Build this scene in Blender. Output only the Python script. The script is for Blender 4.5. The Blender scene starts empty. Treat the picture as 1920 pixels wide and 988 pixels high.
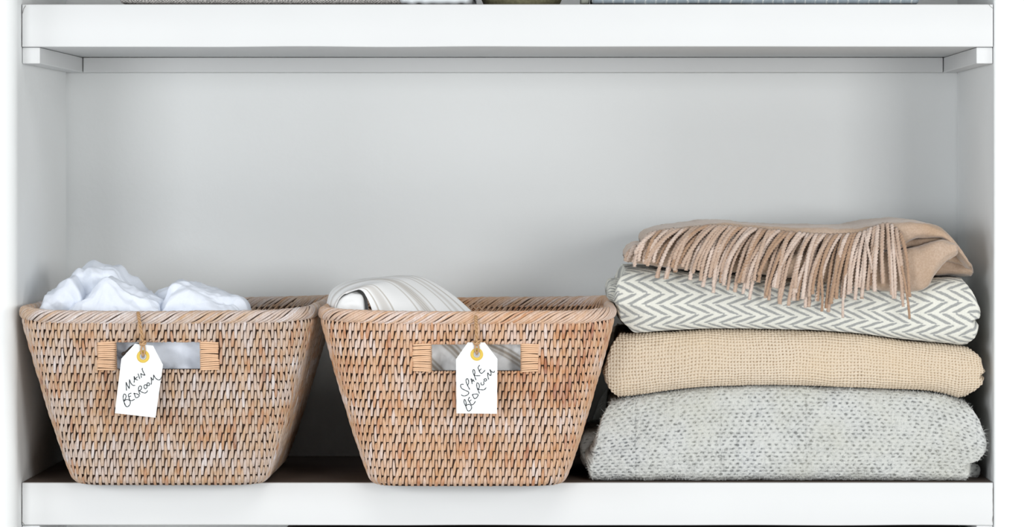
import bpy, math, random
import numpy as np
from mathutils import Vector

# ------------------------------------------------------------------ camera, world, light, exposure
SC = bpy.context.scene
COL = SC.collection
D = 3.83            # camera distance to the front edge of the shelves
VX, VY = 1068.0, 325.0
PPM = 1500.0        # pixels per metre at the front edge
CZ = (905 - VY) / PPM

cam_d = bpy.data.cameras.new('camera')
cam = bpy.data.objects.new('camera', cam_d)
COL.objects.link(cam)
cam.location = (0, -D, CZ)
cam.rotation_euler = (math.pi / 2, 0, 0)
cam_d.sensor_width = 36
cam_d.lens = 36 * D / (1920 / PPM)
cam_d.shift_x = (960 - VX) / 1920
cam_d.shift_y = -(494 - VY) / 1920
cam_d.clip_end = 50
SC.camera = cam

world = bpy.data.worlds.new('world')
SC.world = world
world.use_nodes = True
world.node_tree.nodes['Background'].inputs[0].default_value = (0.93, 0.97, 1.0, 1)
world.node_tree.nodes['Background'].inputs[1].default_value = 0.25

def area(name, loc, target, size, power, colour=(1, 1, 1)):
    l = bpy.data.lights.new(name, 'AREA')
    l.shape = 'RECTANGLE'
    l.size, l.size_y = size
    l.energy = power
    l.color = colour
    o = bpy.data.objects.new(name, l)
    COL.objects.link(o)
    o.location = loc
    d = Vector(target) - Vector(loc)
    o.rotation_euler = d.to_track_quat('-Z', 'Y').to_euler()
    return o
area('unseen_side_light', (1.55, -3.3, 0.55), (0, 0.1, 0.25), (0.9, 0.9), 47, (1.0, 0.995, 0.98))  # unseen soft light at right front, added to reach the back wall
area('unseen_side_light', (-1.55, -3.3, 0.50), (0, 0.1, 0.25), (0.9, 0.9), 41, (0.97, 0.985, 1.0))  # unseen counterpart at left front, added to even out the back wall
area('unseen_side_light', (3.1, -1.75, 0.60), (0, 0.1, 0.25), (1.1, 1.1), 37, (1.0, 0.995, 0.98))  # unseen wide-set light, added to brighten the left side wall
area('unseen_side_light', (-3.1, -1.75, 0.55), (0, 0.1, 0.25), (1.1, 1.1), 31, (0.97, 0.985, 1.0))  # unseen wide-set light, added to brighten the right side wall
area('overhead_fill', (0.2, -1.9, 2.3), (0, 0.0, 0.1), (1.6, 1.0), 20, (1.0, 0.99, 0.97))  # unseen soft light overhead, added to shade the lower curves of folds
area('floor_bounce', (0, -2.4, -1.3), (0, 0.0, 0.5), (3.0, 1.6), 36, (1.0, 0.985, 0.96))  # unseen upward lamp, added as floor bounce to lift the undersides

vs = SC.view_settings
vs.view_transform = 'Standard'
vs.look = 'None'
vs.gamma = 1
vs.use_curve_mapping = False
vs.exposure = -0.07

# ------------------------------------------------------------------ helpers
def sy(y):
    return D / (D + y)
def wx(px, y=0.0):
    return (px - VX) / (PPM * sy(y))
def wz(py, y=0.0):
    return CZ - (py - VY) / (PPM * sy(y))

def lin(c):
    return tuple(((v / 255) / 12.92 if v / 255 <= 0.04045 else ((v / 255 + 0.055) / 1.055) ** 2.4) for v in c)

def link(o, parent=None):
    COL.objects.link(o)
    if parent is not None:
        o.parent = parent
    return o

def origin(o):
    v = Vector((0, 0, 0))
    while o is not None:
        v += o.location
        o = o.parent
    return np.array(v)

def raw_mesh(name, V, F, mat, smooth=True, attrs=None):
    """V (n,3); F (m,k) array of quads/tris, or list of lists"""
    me = bpy.data.meshes.new(name)
    V = np.asarray(V, dtype=np.float64)
    if isinstance(F, np.ndarray):
        k = F.shape[1]
        n = len(F)
        me.vertices.add(len(V))
        me.vertices.foreach_set('co', V.ravel())
        me.loops.add(n * k)
        me.loops.foreach_set('vertex_index', F.astype(np.int32).ravel())
        me.polygons.add(n)
        me.polygons.foreach_set('loop_start', np.arange(0, n * k, k, dtype=np.int32))
        me.polygons.foreach_set('loop_total', np.full(n, k, dtype=np.int32))
        me.update(calc_edges=True)
        me.validate()
    else:
        me.from_pydata([tuple(v) for v in V], [], F)
    me.polygons.foreach_set('use_smooth', np.full(len(me.polygons), smooth))
    if attrs:
        for an, av in attrs.items():
            a = me.attributes.new(an, 'FLOAT', 'POINT')
            a.data.foreach_set('value', np.asarray(av, dtype=np.float32).ravel())
    me.materials.append(mat)
    me.update()
    return me

def mk(name, V, F, mat, parent=None, smooth=True, attrs=None, kind=None, label=None):
    V = np.asarray(V, dtype=np.float64)
    if parent is not None:
        V = V - origin(parent)
    o = bpy.data.objects.new(name, raw_mesh(name, V, F, mat, smooth, attrs))
    link(o, parent)
    if kind:
        o['kind'] = kind
    if label:
        o['label'] = label
    return o

def thing(name, label, cat, loc, group=None):
    o = bpy.data.objects.new(name, None)
    o.empty_display_size = 0.02
    link(o)
    o.location = loc
    o['label'] = label
    o['category'] = cat
    if group:
        o['group'] = group
    return o

def tag(o, label, cat, group=None):
    o['label'] = label
    o['category'] = cat
    if group:
        o['group'] = group
    return o

def box_geo(x0, x1, y0, y1, z0, z1):
    V = [(x, y, z) for x in (x0, x1) for y in (y0, y1) for z in (z0, z1)]
    F = [(0, 1, 3, 2), (4, 6, 7, 5), (0, 4, 5, 1), (2, 3, 7, 6), (0, 2, 6, 4), (1, 5, 7, 3)]
    return V, F

def box(name, b, mat, parent=None, bevel=0.0, kind=None, segs=3):
    V, F = box_geo(*b)
    o = mk(name, V, [list(f) for f in F], mat, parent, smooth=False, kind=kind)
    if bevel:
        m = o.modifiers.new('bevel', 'BEVEL')
        m.width = bevel
        m.segments = segs
        m.limit_method = 'ANGLE'
        for p in o.data.polygons:
            p.use_smooth = True
        m.harden_normals = True
    return o

def grid_faces(nr, nc, wrap_r=False, wrap_c=False):
    r = np.arange(nr if wrap_r else nr - 1)
    c = np.arange(nc if wrap_c else nc - 1)
    R, C = np.meshgrid(r, c, indexing='ij')
    R2, C2 = (R + 1) % nr, (C + 1) % nc
    return np.stack([R * nc + C, R * nc + C2, R2 * nc + C2, R2 * nc + C], -1).reshape(-1, 4)

_nt = {}
def vnoise(x, y, seed=0):
    """smooth value noise in [-1,1]"""
    if seed not in _nt:
        _nt[seed] = np.random.RandomState(seed + 11).uniform(-1, 1, (256, 256))
    t = _nt[seed]
    xi, yi = np.floor(x).astype(int), np.floor(y).astype(int)
    fx, fy = x - xi, y - yi
    fx, fy = fx * fx * (3 - 2 * fx), fy * fy * (3 - 2 * fy)
    g = lambda a, b: t[a % 256, b % 256]
    return ((g(xi, yi) * (1 - fx) + g(xi + 1, yi) * fx) * (1 - fy)
            + (g(xi, yi + 1) * (1 - fx) + g(xi + 1, yi + 1) * fx) * fy)

def curve(pts, kind='smooth'):
    """1-D interpolation through points (monotone cubic-ish)"""
    p = np.array(sorted(pts), dtype=float)
    X, Y = p[:, 0], p[:, 1]
    if len(X) < 3 or kind == 'linear':
        return lambda x: np.interp(x, X, Y)
    d = np.diff(Y) / np.diff(X)
    m = np.zeros(len(X))
    for i in range(1, len(X) - 1):
        m[i] = 0 if d[i - 1] * d[i] <= 0 else 2 * d[i - 1] * d[i] / (d[i - 1] + d[i])
    m[0], m[-1] = d[0], d[-1]
    def f(x):
        x = np.clip(x, X[0], X[-1])
        i = np.clip(np.searchsorted(X, x) - 1, 0, len(X) - 2)
        h = X[i + 1] - X[i]
        t = (x - X[i]) / h
        return ((2 * t**3 - 3 * t**2 + 1) * Y[i] + (t**3 - 2 * t**2 + t) * h * m[i]
                + (-2 * t**3 + 3 * t**2) * Y[i + 1] + (t**3 - t**2) * h * m[i + 1])
    return f

def catmull(P, n=8):
    P = [np.array(p, dtype=float) for p in P]
    if len(P) < 3:
        return np.array([P[0] + (P[1] - P[0]) * i / n for i in range(n + 1)])
    Q = [2 * P[0] - P[1]] + P + [2 * P[-1] - P[-2]]
    out = []
    for i in range(1, len(Q) - 2):
        for k in range(n):
            t = k / n
            out.append(0.5 * (2 * Q[i] + (Q[i + 1] - Q[i - 1]) * t + (2 * Q[i - 1] - 5 * Q[i] + 4 * Q[i + 1] - Q[i + 2]) * t * t
                       + (3 * Q[i] - Q[i - 1] - 3 * Q[i + 1] + Q[i + 2]) * t ** 3))
    out.append(P[-1])
    return np.array(out)

def tube_geo(P, rad, nseg=8, lobes=0, twist=0.0, lobe_amp=0.0, taper=None, rough=0.0, seed=0):
    """tube round the polyline P (n,3); returns V, F(quads) with end caps pinched"""
    P = np.asarray(P, dtype=float)
    n = len(P)
    T = np.gradient(P, axis=0)
    T /= np.linalg.norm(T, axis=1)[:, None] + 1e-12
    ref = np.array([0.0, 1.0, 0.0]) if abs(T[0, 1]) < 0.9 else np.array([1.0, 0, 0])
    N = np.cross(T, ref)
    N /= np.linalg.norm(N, axis=1)[:, None] + 1e-12
    B = np.cross(T, N)
    L = np.concatenate([[0], np.cumsum(np.linalg.norm(np.diff(P, axis=0), axis=1))])
    r = np.full(n, rad) if np.isscalar(rad) else np.asarray(rad, dtype=float)
    r = r.copy()
    r[0] *= 0.15
    r[-1] *= 0.15
    th = np.arange(nseg) * 2 * math.pi / nseg
    R = r[:, None] * (1 + lobe_amp * np.cos(lobes * (th[None, :] - twist * L[:, None])))
    if rough:
        R = R * (1 + rough * np.random.RandomState(seed).uniform(-1, 1, R.shape))
    V = P[:, None, :] + R[..., None] * (np.cos(th)[None, :, None] * N[:, None, :] + np.sin(th)[None, :, None] * B[:, None, :])
    return V.reshape(-1, 3), grid_faces(n, nseg, wrap_c=True)

def merge(parts):
    Vs, Fs, off = [], [], 0
    for V, F in parts:
        Vs.append(V)
        Fs.append(F + off)
        off += len(V)
    return np.concatenate(Vs), np.concatenate(Fs)

# ------------------------------------------------------------------ materials
def mat(name, colour=(0.5, 0.5, 0.5), rough=0.8, sheen=0.0, ramp=None, attr=None, noise=None, bump=None, spec=0.3, noise2=None):
    """ramp: list of (pos, colour) driven by mesh attribute `attr`;
    noise: (scale, amount, dark_colour) mottling; bump: (scale, strength, distance)"""
    m = bpy.data.materials.new(name)
    m.use_nodes = True
    nt = m.node_tree
    N, L = nt.nodes, nt.links
    b = N['Principled BSDF']
    b.inputs['Roughness'].default_value = rough
    b.inputs['Specular IOR Level'].default_value = spec
    if sheen:
        b.inputs['Sheen Weight'].default_value = sheen
        b.inputs['Sheen Roughness'].default_value = 0.5
    tc = N.new('ShaderNodeTexCoord')
    src = None
    if ramp:
        at = N.new('ShaderNodeAttribute')
        at.attribute_name = attr
        cr = N.new('ShaderNodeValToRGB')
        el = cr.color_ramp.elements
        el[0].position, el[0].color = ramp[0][0], (*ramp[0][1], 1)
        el[1].position, el[1].color = ramp[-1][0], (*ramp[-1][1], 1)
        for p, c in ramp[1:-1]:
            e = el.new(p)
            e.color = (*c, 1)
        L.new(at.outputs['Fac'], cr.inputs[0])
        src = cr.outputs[0]
    for ns in (noise, noise2):
        if not ns:
            continue
        nz = N.new('ShaderNodeTexNoise')
        nz.inputs['Scale'].default_value = ns[0]
        nz.inputs['Detail'].default_value = 5
        mp = N.new('ShaderNodeMapping')
        if len(ns) > 3:
            mp.inputs['Scale'].default_value = ns[3]
        L.new(tc.outputs['Object'], mp.inputs[0])
        L.new(mp.outputs[0], nz.inputs['Vector'])
        mr = N.new('ShaderNodeMapRange')
        mr.inputs[1].default_value, mr.inputs[2].default_value = 0.35, 0.7
        mr.inputs[3].default_value, mr.inputs[4].default_value = 0, ns[1]
        L.new(nz.outputs[0], mr.inputs[0])
        mx = N.new('ShaderNodeMix')
        mx.data_type = 'RGBA'
        if src is not None:
            L.new(src, mx.inputs[6])
        else:
            mx.inputs[6].default_value = (*colour, 1)
        mx.inputs[7].default_value = (*ns[2], 1)
        L.new(mr.outputs[0], mx.inputs[0])
        src = mx.outputs[2]
    if src is not None:
        L.new(src, b.inputs['Base Color'])
    else:
        b.inputs['Base Color'].default_value = (*colour, 1)
    if bump:
        nz = N.new('ShaderNodeTexNoise')
        nz.inputs['Scale'].default_value = bump[0]
        nz.inputs['Detail'].default_value = 4
        L.new(tc.outputs['Object'], nz.inputs['Vector'])
        bp = N.new('ShaderNodeBump')
        bp.inputs['Strength'].default_value = bump[1]
        bp.inputs['Distance'].default_value = bump[2]
        L.new(nz.outputs[0], bp.inputs['Height'])
        L.new(bp.outputs[0], b.inputs['Normal'])
    return m

K = 1.07   # overall reflectance level of the painted cupboard
M = {}
M['paint'] = mat('white_wall_paint', (0.68 * K, 0.70 * K, 0.705 * K), 0.6, bump=(60, 0.25, 0.002), noise=(5, 0.10, (0.62 * K, 0.63 * K, 0.62 * K)))
M['gloss'] = mat('white_shelf_paint', (0.575 * K, 0.588 * K, 0.595 * K), 0.45, bump=(25, 0.15, 0.002), noise=(9, 0.12, (0.66 * K, 0.68 * K, 0.68 * K)))
M['crack'] = mat('paint_crack', (0.25, 0.25, 0.24), 0.9)
RA = [(0.0, (0.25, 0.11, 0.055)), (0.22, (0.43, 0.22, 0.11)), (0.42, (0.49, 0.325, 0.195)), (0.62, (0.49, 0.375, 0.285)), (0.84, (0.51, 0.43, 0.385)), (1.0, (0.62, 0.585, 0.58))]
RB = [(0.0, (0.29, 0.10, 0.048)), (0.26, (0.47, 0.225, 0.105)), (0.5, (0.55, 0.345, 0.20)), (0.75, (0.56, 0.41, 0.31)), (1.0, (0.64, 0.565, 0.53))]
M['rattan_a'] = mat('weathered_rattan', ramp=RA, attr='tint', rough=0.55, noise=(500, 0.42, (0.36, 0.20, 0.12), (1, 1, 0.35)), noise2=(160, 0.35, (0.62, 0.56, 0.53), (1, 1, 0.5)), bump=(900, 0.3, 0.0005))
M['rattan_b'] = mat('orange_rattan', ramp=RB, attr='tint', rough=0.55, noise=(500, 0.42, (0.42, 0.21, 0.11), (1, 1, 0.35)), noise2=(160, 0.3, (0.70, 0.58, 0.52), (1, 1, 0.5)), bump=(900, 0.3, 0.0005))
M['core'] = mat('shaded_rattan_core', (0.035, 0.02, 0.014), 0.9, noise=(120, 0.4, (0.10, 0.05, 0.03)))  # shade in the weave slots is put into this near-black colour
M['wrap'] = mat('peeled_cane', (0.68, 0.45, 0.29), 0.5, noise=(500, 0.4, (0.52, 0.29, 0.16), (0.2, 1, 1)))
M['card'] = mat('white_card', (0.74, 0.77, 0.78), 0.6)
M['gold'] = mat('yellow_reinforcement_ring', (0.62, 0.44, 0.07), 0.4)
M['metal'] = mat('grey_metal', (0.45, 0.45, 0.46), 0.35)
M['ink'] = mat('black_ink', (0.035, 0.04, 0.045), 0.6)
M['twine'] = mat('jute_twine', (0.48, 0.30, 0.16), 0.9, noise=(800, 0.5, (0.28, 0.16, 0.08)))
M['shaded_twine'] = mat('shaded_twine', (0.035, 0.025, 0.02), 0.9)
M['linen'] = mat('pale_blue_linen', (0.78, 0.83, 0.92), 0.85, bump=(900, 0.3, 0.0006), noise=(40, 0.25, (0.74, 0.79, 0.87)))
M['stripe'] = mat('striped_cotton', ramp=[(0, (0.86, 0.87, 0.875)), (0.5, (0.52, 0.49, 0.45)), (1, (0.30, 0.24, 0.18))], attr='pat', rough=0.85, bump=(1200, 0.25, 0.0005))
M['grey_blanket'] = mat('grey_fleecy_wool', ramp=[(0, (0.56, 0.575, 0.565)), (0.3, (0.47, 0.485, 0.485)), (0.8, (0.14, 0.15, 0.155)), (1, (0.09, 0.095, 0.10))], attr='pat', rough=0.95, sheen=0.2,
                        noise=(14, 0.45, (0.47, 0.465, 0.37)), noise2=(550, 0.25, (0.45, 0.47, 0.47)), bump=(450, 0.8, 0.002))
M['fuzz'] = mat('pale_wool_hair', (0.60, 0.615, 0.60), 0.95)
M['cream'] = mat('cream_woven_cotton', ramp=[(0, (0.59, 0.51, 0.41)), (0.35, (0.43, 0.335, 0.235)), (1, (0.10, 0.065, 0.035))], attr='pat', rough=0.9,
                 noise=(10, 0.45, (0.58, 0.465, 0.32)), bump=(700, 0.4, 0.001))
M['chevron'] = mat('chevron_wool', ramp=[(0, (0.66, 0.66, 0.60)), (0.35, (0.63, 0.63, 0.57)), (0.65, (0.33, 0.34, 0.335)), (1, (0.26, 0.27, 0.265))], attr='pat', rough=0.92, sheen=0.1,
                   noise=(900, 0.3, (0.44, 0.45, 0.43)), bump=(600, 0.5, 0.001))
M['camel'] = mat('camel_wool', (0.385, 0.275, 0.19), 0.92, sheen=0.35, noise=(18, 0.75, (0.50, 0.40, 0.33)), noise2=(500, 0.45, (0.29, 0.19, 0.12)), bump=(500, 0.4, 0.001))
M['tassel'] = mat('taupe_yarn', (0.45, 0.335, 0.255), 0.95, sheen=0.3, noise=(350, 0.7, (0.36, 0.23, 0.16)), noise2=(60, 0.6, (0.50, 0.39, 0.32)), bump=(900, 0.8, 0.001))
M['tassel_pale'] = mat('pale_taupe_yarn', (0.52, 0.42, 0.35), 0.95, sheen=0.3, noise=(350, 0.7, (0.42, 0.29, 0.22)), noise2=(60, 0.6, (0.66, 0.56, 0.50)), bump=(900, 0.8, 0.001))
M['tassel_dark'] = mat('tan_yarn', (0.38, 0.255, 0.17), 0.95, sheen=0.3, noise=(350, 0.7, (0.27, 0.16, 0.10)), bump=(900, 0.8, 0.001))
M['woven_grey'] = mat('flecked_grey_weave', ramp=[(0, (0.52, 0.50, 0.48)), (1, (0.10, 0.10, 0.10))], attr='pat', rough=0.95)
M['white_knit'] = mat('white_ribbed_cotton', (0.60, 0.64, 0.67), 0.9)
M['olive'] = mat('speckled_olive_stoneware', (0.23, 0.225, 0.14), 0.5, noise=(260, 0.9, (0.14, 0.13, 0.08)))
M['slate'] = mat('slate_blue_grid_wool', ramp=[(0, (0.27, 0.32, 0.36)), (1, (0.62, 0.65, 0.64))], attr='pat', rough=0.95, noise=(200, 0.5, (0.20, 0.25, 0.29)))
M['sage'] = mat('sage_grey_cloth', (0.36, 0.38, 0.33), 0.95, noise=(200, 0.5, (0.2, 0.22, 0.2)))
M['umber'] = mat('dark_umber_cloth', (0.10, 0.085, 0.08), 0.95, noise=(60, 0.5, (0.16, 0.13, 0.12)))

M['dark_top'] = mat('dark_brown_shelf_top', (0.09, 0.068, 0.055), 0.7, noise=(30, 0.5, (0.13, 0.10, 0.085), (0.3, 3, 1)))  # dark brown with faint streaks, used on the shelf tops
# ------------------------------------------------------------------ the cupboard
DEP = 0.36
XL, XR = wx(40), wx(1863)
ZT, ZB = 1.15, -0.62
ZU0, ZU1 = wz(88), wz(8)       # upper shelf board
ZL0, ZL1 = wz(985), 0.0        # lower shelf board

box('wall_back', (XL - 0.05, XR + 0.05, DEP, DEP + 0.05, ZB, ZT), M['paint'], kind='structure')

r1 = 0.022
yl = -0.045
r2 = 0.004
yr = -0.003
box('wall_left', (XL - 0.5, XL, yl, DEP, ZB, ZT), M['paint'], bevel=r1, segs=8, kind='structure')
box('wall_right', (XR, XR + 0.5, yr, DEP, ZB, ZT), M['paint'], bevel=r2, segs=4, kind='structure')

def shelf(name, z0, z1, wob, label):
    """board with gently uneven front edges"""
    t = thing(name, label, 'shelf', (0, 0, z0))
    nx = 160
    xs = np.linspace(XL + 0.0012, XR - 0.0008, nx)
    r = 0.0016
    prof = [(DEP - 0.0005, z0), (r, z0)] + [(r - r * math.sin(a), z0 + r - r * math.cos(a)) for a in (0.5, 1.0, 1.57)] + \
           [(r - r * math.cos(a), z1 - r + r * math.sin(a)) for a in (0.3, 0.8, 1.57)] + [(DEP - 0.0005, z1)]
    V = np.zeros((nx, len(prof), 3))
    for j, (y, z) in enumerate(prof):
        V[:, j, 0] = xs
        V[:, j, 1] = y
        V[:, j, 2] = z
    e = vnoise(xs * 9, xs * 0 + wob, 3) * 0.0006
    V[:, 1:5, 2] += e[:, None]
    V[:, 1:8, 1] += (vnoise(xs * 14, xs * 0 + wob + 5, 4) * 0.0003)[:, None]
    o = mk('board', V.reshape(-1, 3), grid_faces(nx, len(prof), wrap_c=True), M['gloss'], t)
    mk('brown_top', *(lambda g: (g[0], [list(f) for f in g[1]]))(box_geo(XL + 0.0015, XR - 0.0015, 0.0035, DEP - 0.001, z1 - 0.0002, z1 + 0.0003)), M['dark_top'], t, smooth=False)
    return t
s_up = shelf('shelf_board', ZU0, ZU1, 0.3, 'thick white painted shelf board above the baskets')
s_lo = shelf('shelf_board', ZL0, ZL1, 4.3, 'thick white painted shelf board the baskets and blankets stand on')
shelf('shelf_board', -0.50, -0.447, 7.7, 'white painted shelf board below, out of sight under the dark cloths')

def batten_set(zt, label_l, label_r, label_b, hh=0.0207, front=0.004):
    z0 = zt - hh
    a = box('shelf_batten', (XL + 0.0005, XL + 0.0225, front, DEP - 0.001, z0, zt - 0.0003), M['gloss'], bevel=0.0012)
    tag(a, label_l, 'batten', None)
    b = box('shelf_batten', (XR - 0.021, XR - 0.0005, front, DEP - 0.001, z0, zt - 0.0003), M['gloss'], bevel=0.0012)
    tag(b, label_r, 'batten', None)
    c = box('shelf_batten', (XL + 0.0235, XR - 0.022, DEP - 0.022, DEP - 0.001, z0, zt - 0.0003), M['gloss'], bevel=0.0012)
    tag(c, label_b, 'batten', None)
batten_set(ZU0, 'white wooden batten under the upper shelf on the left wall', 'white wooden batten under the upper shelf on the right wall', 'long white batten under the upper shelf along the back wall', front=0.004)
batten_set(ZL0, 'white batten end under the lower shelf at bottom left', 'white batten end under the lower shelf at bottom right', 'white batten under the lower shelf along the back, hidden behind cloths', front=0.003)

# hairline cracks in the paint where the boards meet the side walls
def cracks(t, lines):
    for k, ln in enumerate(lines):
        q = catmull([(wx(a, 0), -0.0001, wz(b, 0)) for a, b in ln], 6)
        q[:, 0] += 0.0004 * vnoise(np.arange(len(q)) * 0.9, np.arange(len(q)) * 0.0 + k, 9)
        V, F = tube_geo(q, 0.00035, 5)
        mk('paint_crack', V, F, M['crack'], t)
cracks(s_up, [[(48, 10), (45, 16), (42, 26)], [(41, 34), (40, 60), (38.5, 82), (41, 89)], [(1853, 8), (1862, 16)]])
cracks(s_lo, [[(41, 915), (40, 950), (41, 975), (46, 984)], [(1862, 910), (1862, 950), (1861, 980)]])

# ------------------------------------------------------------------ baskets
class Basket:
    HT = 0.2115          # height of the rim centre
    PITCH = 0.01063
    SP = 0.00373
    def __init__(s, name, label, cx, y_off, mat_w, hole_px, hole_py, seed):
        s.cx, s.yo, s.mat = cx, y_off, mat_w
        s.rng = np.random.RandomState(seed)
        s.seed = seed
        s.ztop = 0.2044
        yh = -0.085 + y_off
        s.h0, s.h1 = wx(hole_px[0], yh) - cx, wx(hole_px[1], yh) - cx   # opening
        s.hz1, s.hz0 = wz(hole_py[0], yh), wz(hole_py[1], yh)
        s.hole_px = hole_px
        s.root = thing(name, label, 'basket', (cx, 0.11 + y_off, 0.001))
        s.shell()
        s.weave()
        s.rim()
        s.wraps()
    # outline dimensions at height z
    def dims(s, z):
        t = np.clip(z / s.HT, 0, 1.1)
        g = np.sign(t) * np.abs(t) ** 0.85
        a = 0.1165 + (0.181 - 0.1165) * g
        b = 0.1515 + (0.2125 - 0.1515) * g
        cy = 0.1065 + (0.1225 - 0.1065) * g + s.yo
        r = 0.036 + 0.024 * t
        q = np.clip(1 - z / 0.012, 0, 1)
        ins = 0.007 * (1 - np.sqrt(1 - q * q * 0.999))
        return a - ins, b - ins, r, cy
    def per(s, z):
        a, b, r, _ = s.dims(z)
        return 4 * (a - r) + 4 * (b - r) + 2 * math.pi * r
    def out(s, S, z, off=0.0):
        """arc length S from the front centre, height z -> position, outward normal"""
        a, b, r, cy = s.dims(z)
        sg = np.where(S < 0, -1.0, 1.0)
        q = np.abs(S)
        l1 = a - r
        l2 = l1 + r * math.pi / 2
        l3 = l2 + 2 * (b - r)
        l4 = l3 + r * math.pi / 2
        z0 = np.zeros_like(q + z)
        x, y, nx, ny = z0.copy(), z0.copy(), z0.copy(), z0.copy()
        q, a, b, r, l1, l2, l3, l4 = [v + z0 for v in (q, a, b, r, l1, l2, l3, l4)]
        c = q <= l1
        x = np.where(c, q, x); y = np.where(c, -b, y); ny = np.where(c, -1, ny)
        c = (q > l1) & (q <= l2)
        an = (q - l1) / r
        x = np.where(c, a - r + r * np.sin(an), x); y = np.where(c, -b + r - r * np.cos(an), y)
        nx = np.where(c, np.sin(an), nx); ny = np.where(c, -np.cos(an), ny)
        c = (q > l2) & (q <= l3)
        x = np.where(c, a, x); y = np.where(c, -b + r + (q - l2), y); nx = np.where(c, 1, nx)
        c = (q > l3) & (q <= l4)
        an = (q - l3) / r
        x = np.where(c, a - r + r * np.cos(an), x); y = np.where(c, b - r + r * np.sin(an), y)
        nx = np.where(c, np.cos(an), nx); ny = np.where(c, np.sin(an), ny)
        c = q > l4
        x = np.where(c, a - r - (q - l4), x); y = np.where(c, b, y); ny = np.where(c, 1, ny)
        x, nx = x * sg, nx * sg
        zz = z0 + z
        return np.stack([s.cx + x + nx * off, cy + y + ny * off, zz], -1), np.stack([nx, ny, z0], -1)
    def shell(s):
        sf = 0.075
        Pm = s.per(s.HT)
        S = sorted(set([round(v, 5) for v in np.linspace(-sf, sf, 41)] + [s.h0, s.h1]))
        tail = list(np.linspace(sf, Pm / 2, 60))[1:]
        S = np.array([-v for v in tail[::-1]][1:] + S + tail)   # closes round the back
        Z = np.array(sorted(set(list(np.linspace(0.0012, s.HT, 30)) + [s.hz0, s.hz1])))
        SS, ZZ = np.meshgrid(S, Z)
        P2 = s.per(ZZ) / 2
        Sx = np.where(np.abs(SS) <= sf, SS, np.sign(SS) * (sf + (np.abs(SS) - sf) * (P2 - sf) / (Pm / 2 - sf)))
        V, _ = s.out(Sx, ZZ, -0.0016)
        F = grid_faces(len(Z), len(S), wrap_c=True)
        nS = len(S)
        keep = []
        for f in F:
            r_, c_ = f[0] // nS, f[0] % nS
            c2 = (c_ + 1) % nS
            zc = (Z[r_] + Z[r_ + 1]) / 2
            sc = (S[c_] + S[c2]) / 2 if c2 else 9
            if s.hz0 < zc < s.hz1 and s.h0 < sc < s.h1:
                continue
            keep.append(list(f))
        keep.append(list(range(nS))[::-1])
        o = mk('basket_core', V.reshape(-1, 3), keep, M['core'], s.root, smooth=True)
        m = o.modifiers.new('thick', 'SOLIDIFY')
        m.thickness = 0.005
        m.offset = -1
    def bars(s, S, zt, zb, inner=False):
        """woven cane bars: arrays of arc position, top height, bottom height -> V,F,tint"""
        nb, nl, nc = len(S), 8, 5
        rng = s.rng
        tau = np.linspace(0, 1, nl)[None, :, None]
        cc = np.linspace(-1, 1, nc)[None, None, :]
        lean = rng.normal(0.0004, 0.0004, nb)[:, None, None]
        wid = (0.00194 + rng.normal(0, 0.00016, nb))[:, None, None]
        bulge = (0.0027 + rng.normal(0, 0.0003, nb))[:, None, None]
        z = zt[:, None, None] + (zb - zt)[:, None, None] * tau
        prof = np.sin(math.pi * np.clip(0.12 + 0.66 * tau, 0, 1)) ** 0.8
        prof = np.where(tau > 0.93, prof * 0.82, prof)
        w = wid * (0.55 + 0.45 * np.clip(tau * 2.6, 0, 1) - 0.12 * np.clip((tau - 0.8) * 5, 0, 1))
        off = bulge * prof * np.ones_like(cc) - 0.0020 * (1 - np.sqrt(1 - 0.98 * cc * cc)) - 0.0003
        # the end of a bar dives in under the next rod
        off = np.where(tau < 0.01, off - 0.0012, off)
        Sp = S[:, None, None] + cc * w + lean * (1 - 2 * tau) * 1.2
        P, N = s.out(Sp, np.maximum(z, 0.0008) + 0 * Sp, 0.0)
        if inner:
            P = P - N * (off + 0.0070)[..., None]
        else:
            P = P + N * off[..., None]
        # tint: per-bar random + broad patches
        a = S * 22 + 40
        base = 0.57 + 0.24 * vnoise(a * 0.7, zt * 60 + 9, s.seed) + 0.12 * vnoise(a * 3, zt * 160, s.seed + 1) + 0.13 * vnoise(a * 0.3, zt * 95, s.seed + 8)
        t = np.clip(base + rng.normal(0, 0.15, nb), 0, 1)
        V = P.reshape(-1, 3)
        F0 = grid_faces(nl, nc)
        F = (np.arange(nb)[:, None, None] * nl * nc + F0[None]).reshape(-1, 4)
        # end wall under the tip of each bar
        tint = np.repeat(t, nl * nc)
        return V, F, tint
    def weave(s):
        S_, T_, B_ = [], [], []
        z0 = s.ztop + s.PITCH * 0.9
        n = -1
        slot = 0.0017
        m0 = 0.0205           # the bound strips either side of the opening
        while True:
            zt = s.ztop - n * s.PITCH
            if zt < 0.006:
                break
            zb = zt - 2 * s.PITCH + slot
            P2 = s.per(zt - s.PITCH) / 2
            nj = int(P2 / s.SP)
            j = np.arange(-nj, nj + 1)
            j = j[(j + n) % 2 == 0]
            S = j * s.SP
            zt_a = np.full(len(S), min(zt, s.ztop + 0.004)) + s.rng.normal(0, 0.0003, len(S))
            zb_a = np.full(len(S), max(zb, 0.0012)) + s.rng.normal(0, 0.0003, len(S))
            inh = (S > s.h0 - m0) & (S < s.h1 + m0)
            ins = (S > s.h0 - 0.0005) & (S < s.h1 + 0.0005)
            ok = np.ones(len(S), bool)
            # clip to the opening
            above = inh & (zt_a > s.hz1) & (zb_a < s.hz1)
            zb_a = np.where(above, s.hz1 - 0.0006, zb_a)
            below = inh & (~above) & (zt_a > s.hz0) & (zb_a < s.hz0)
            zt_a = np.where(below, s.hz0 + 0.0006, zt_a)
            ok &= ~(inh & (zt_a <= s.hz1) & (zb_a >= s.hz0))
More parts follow.
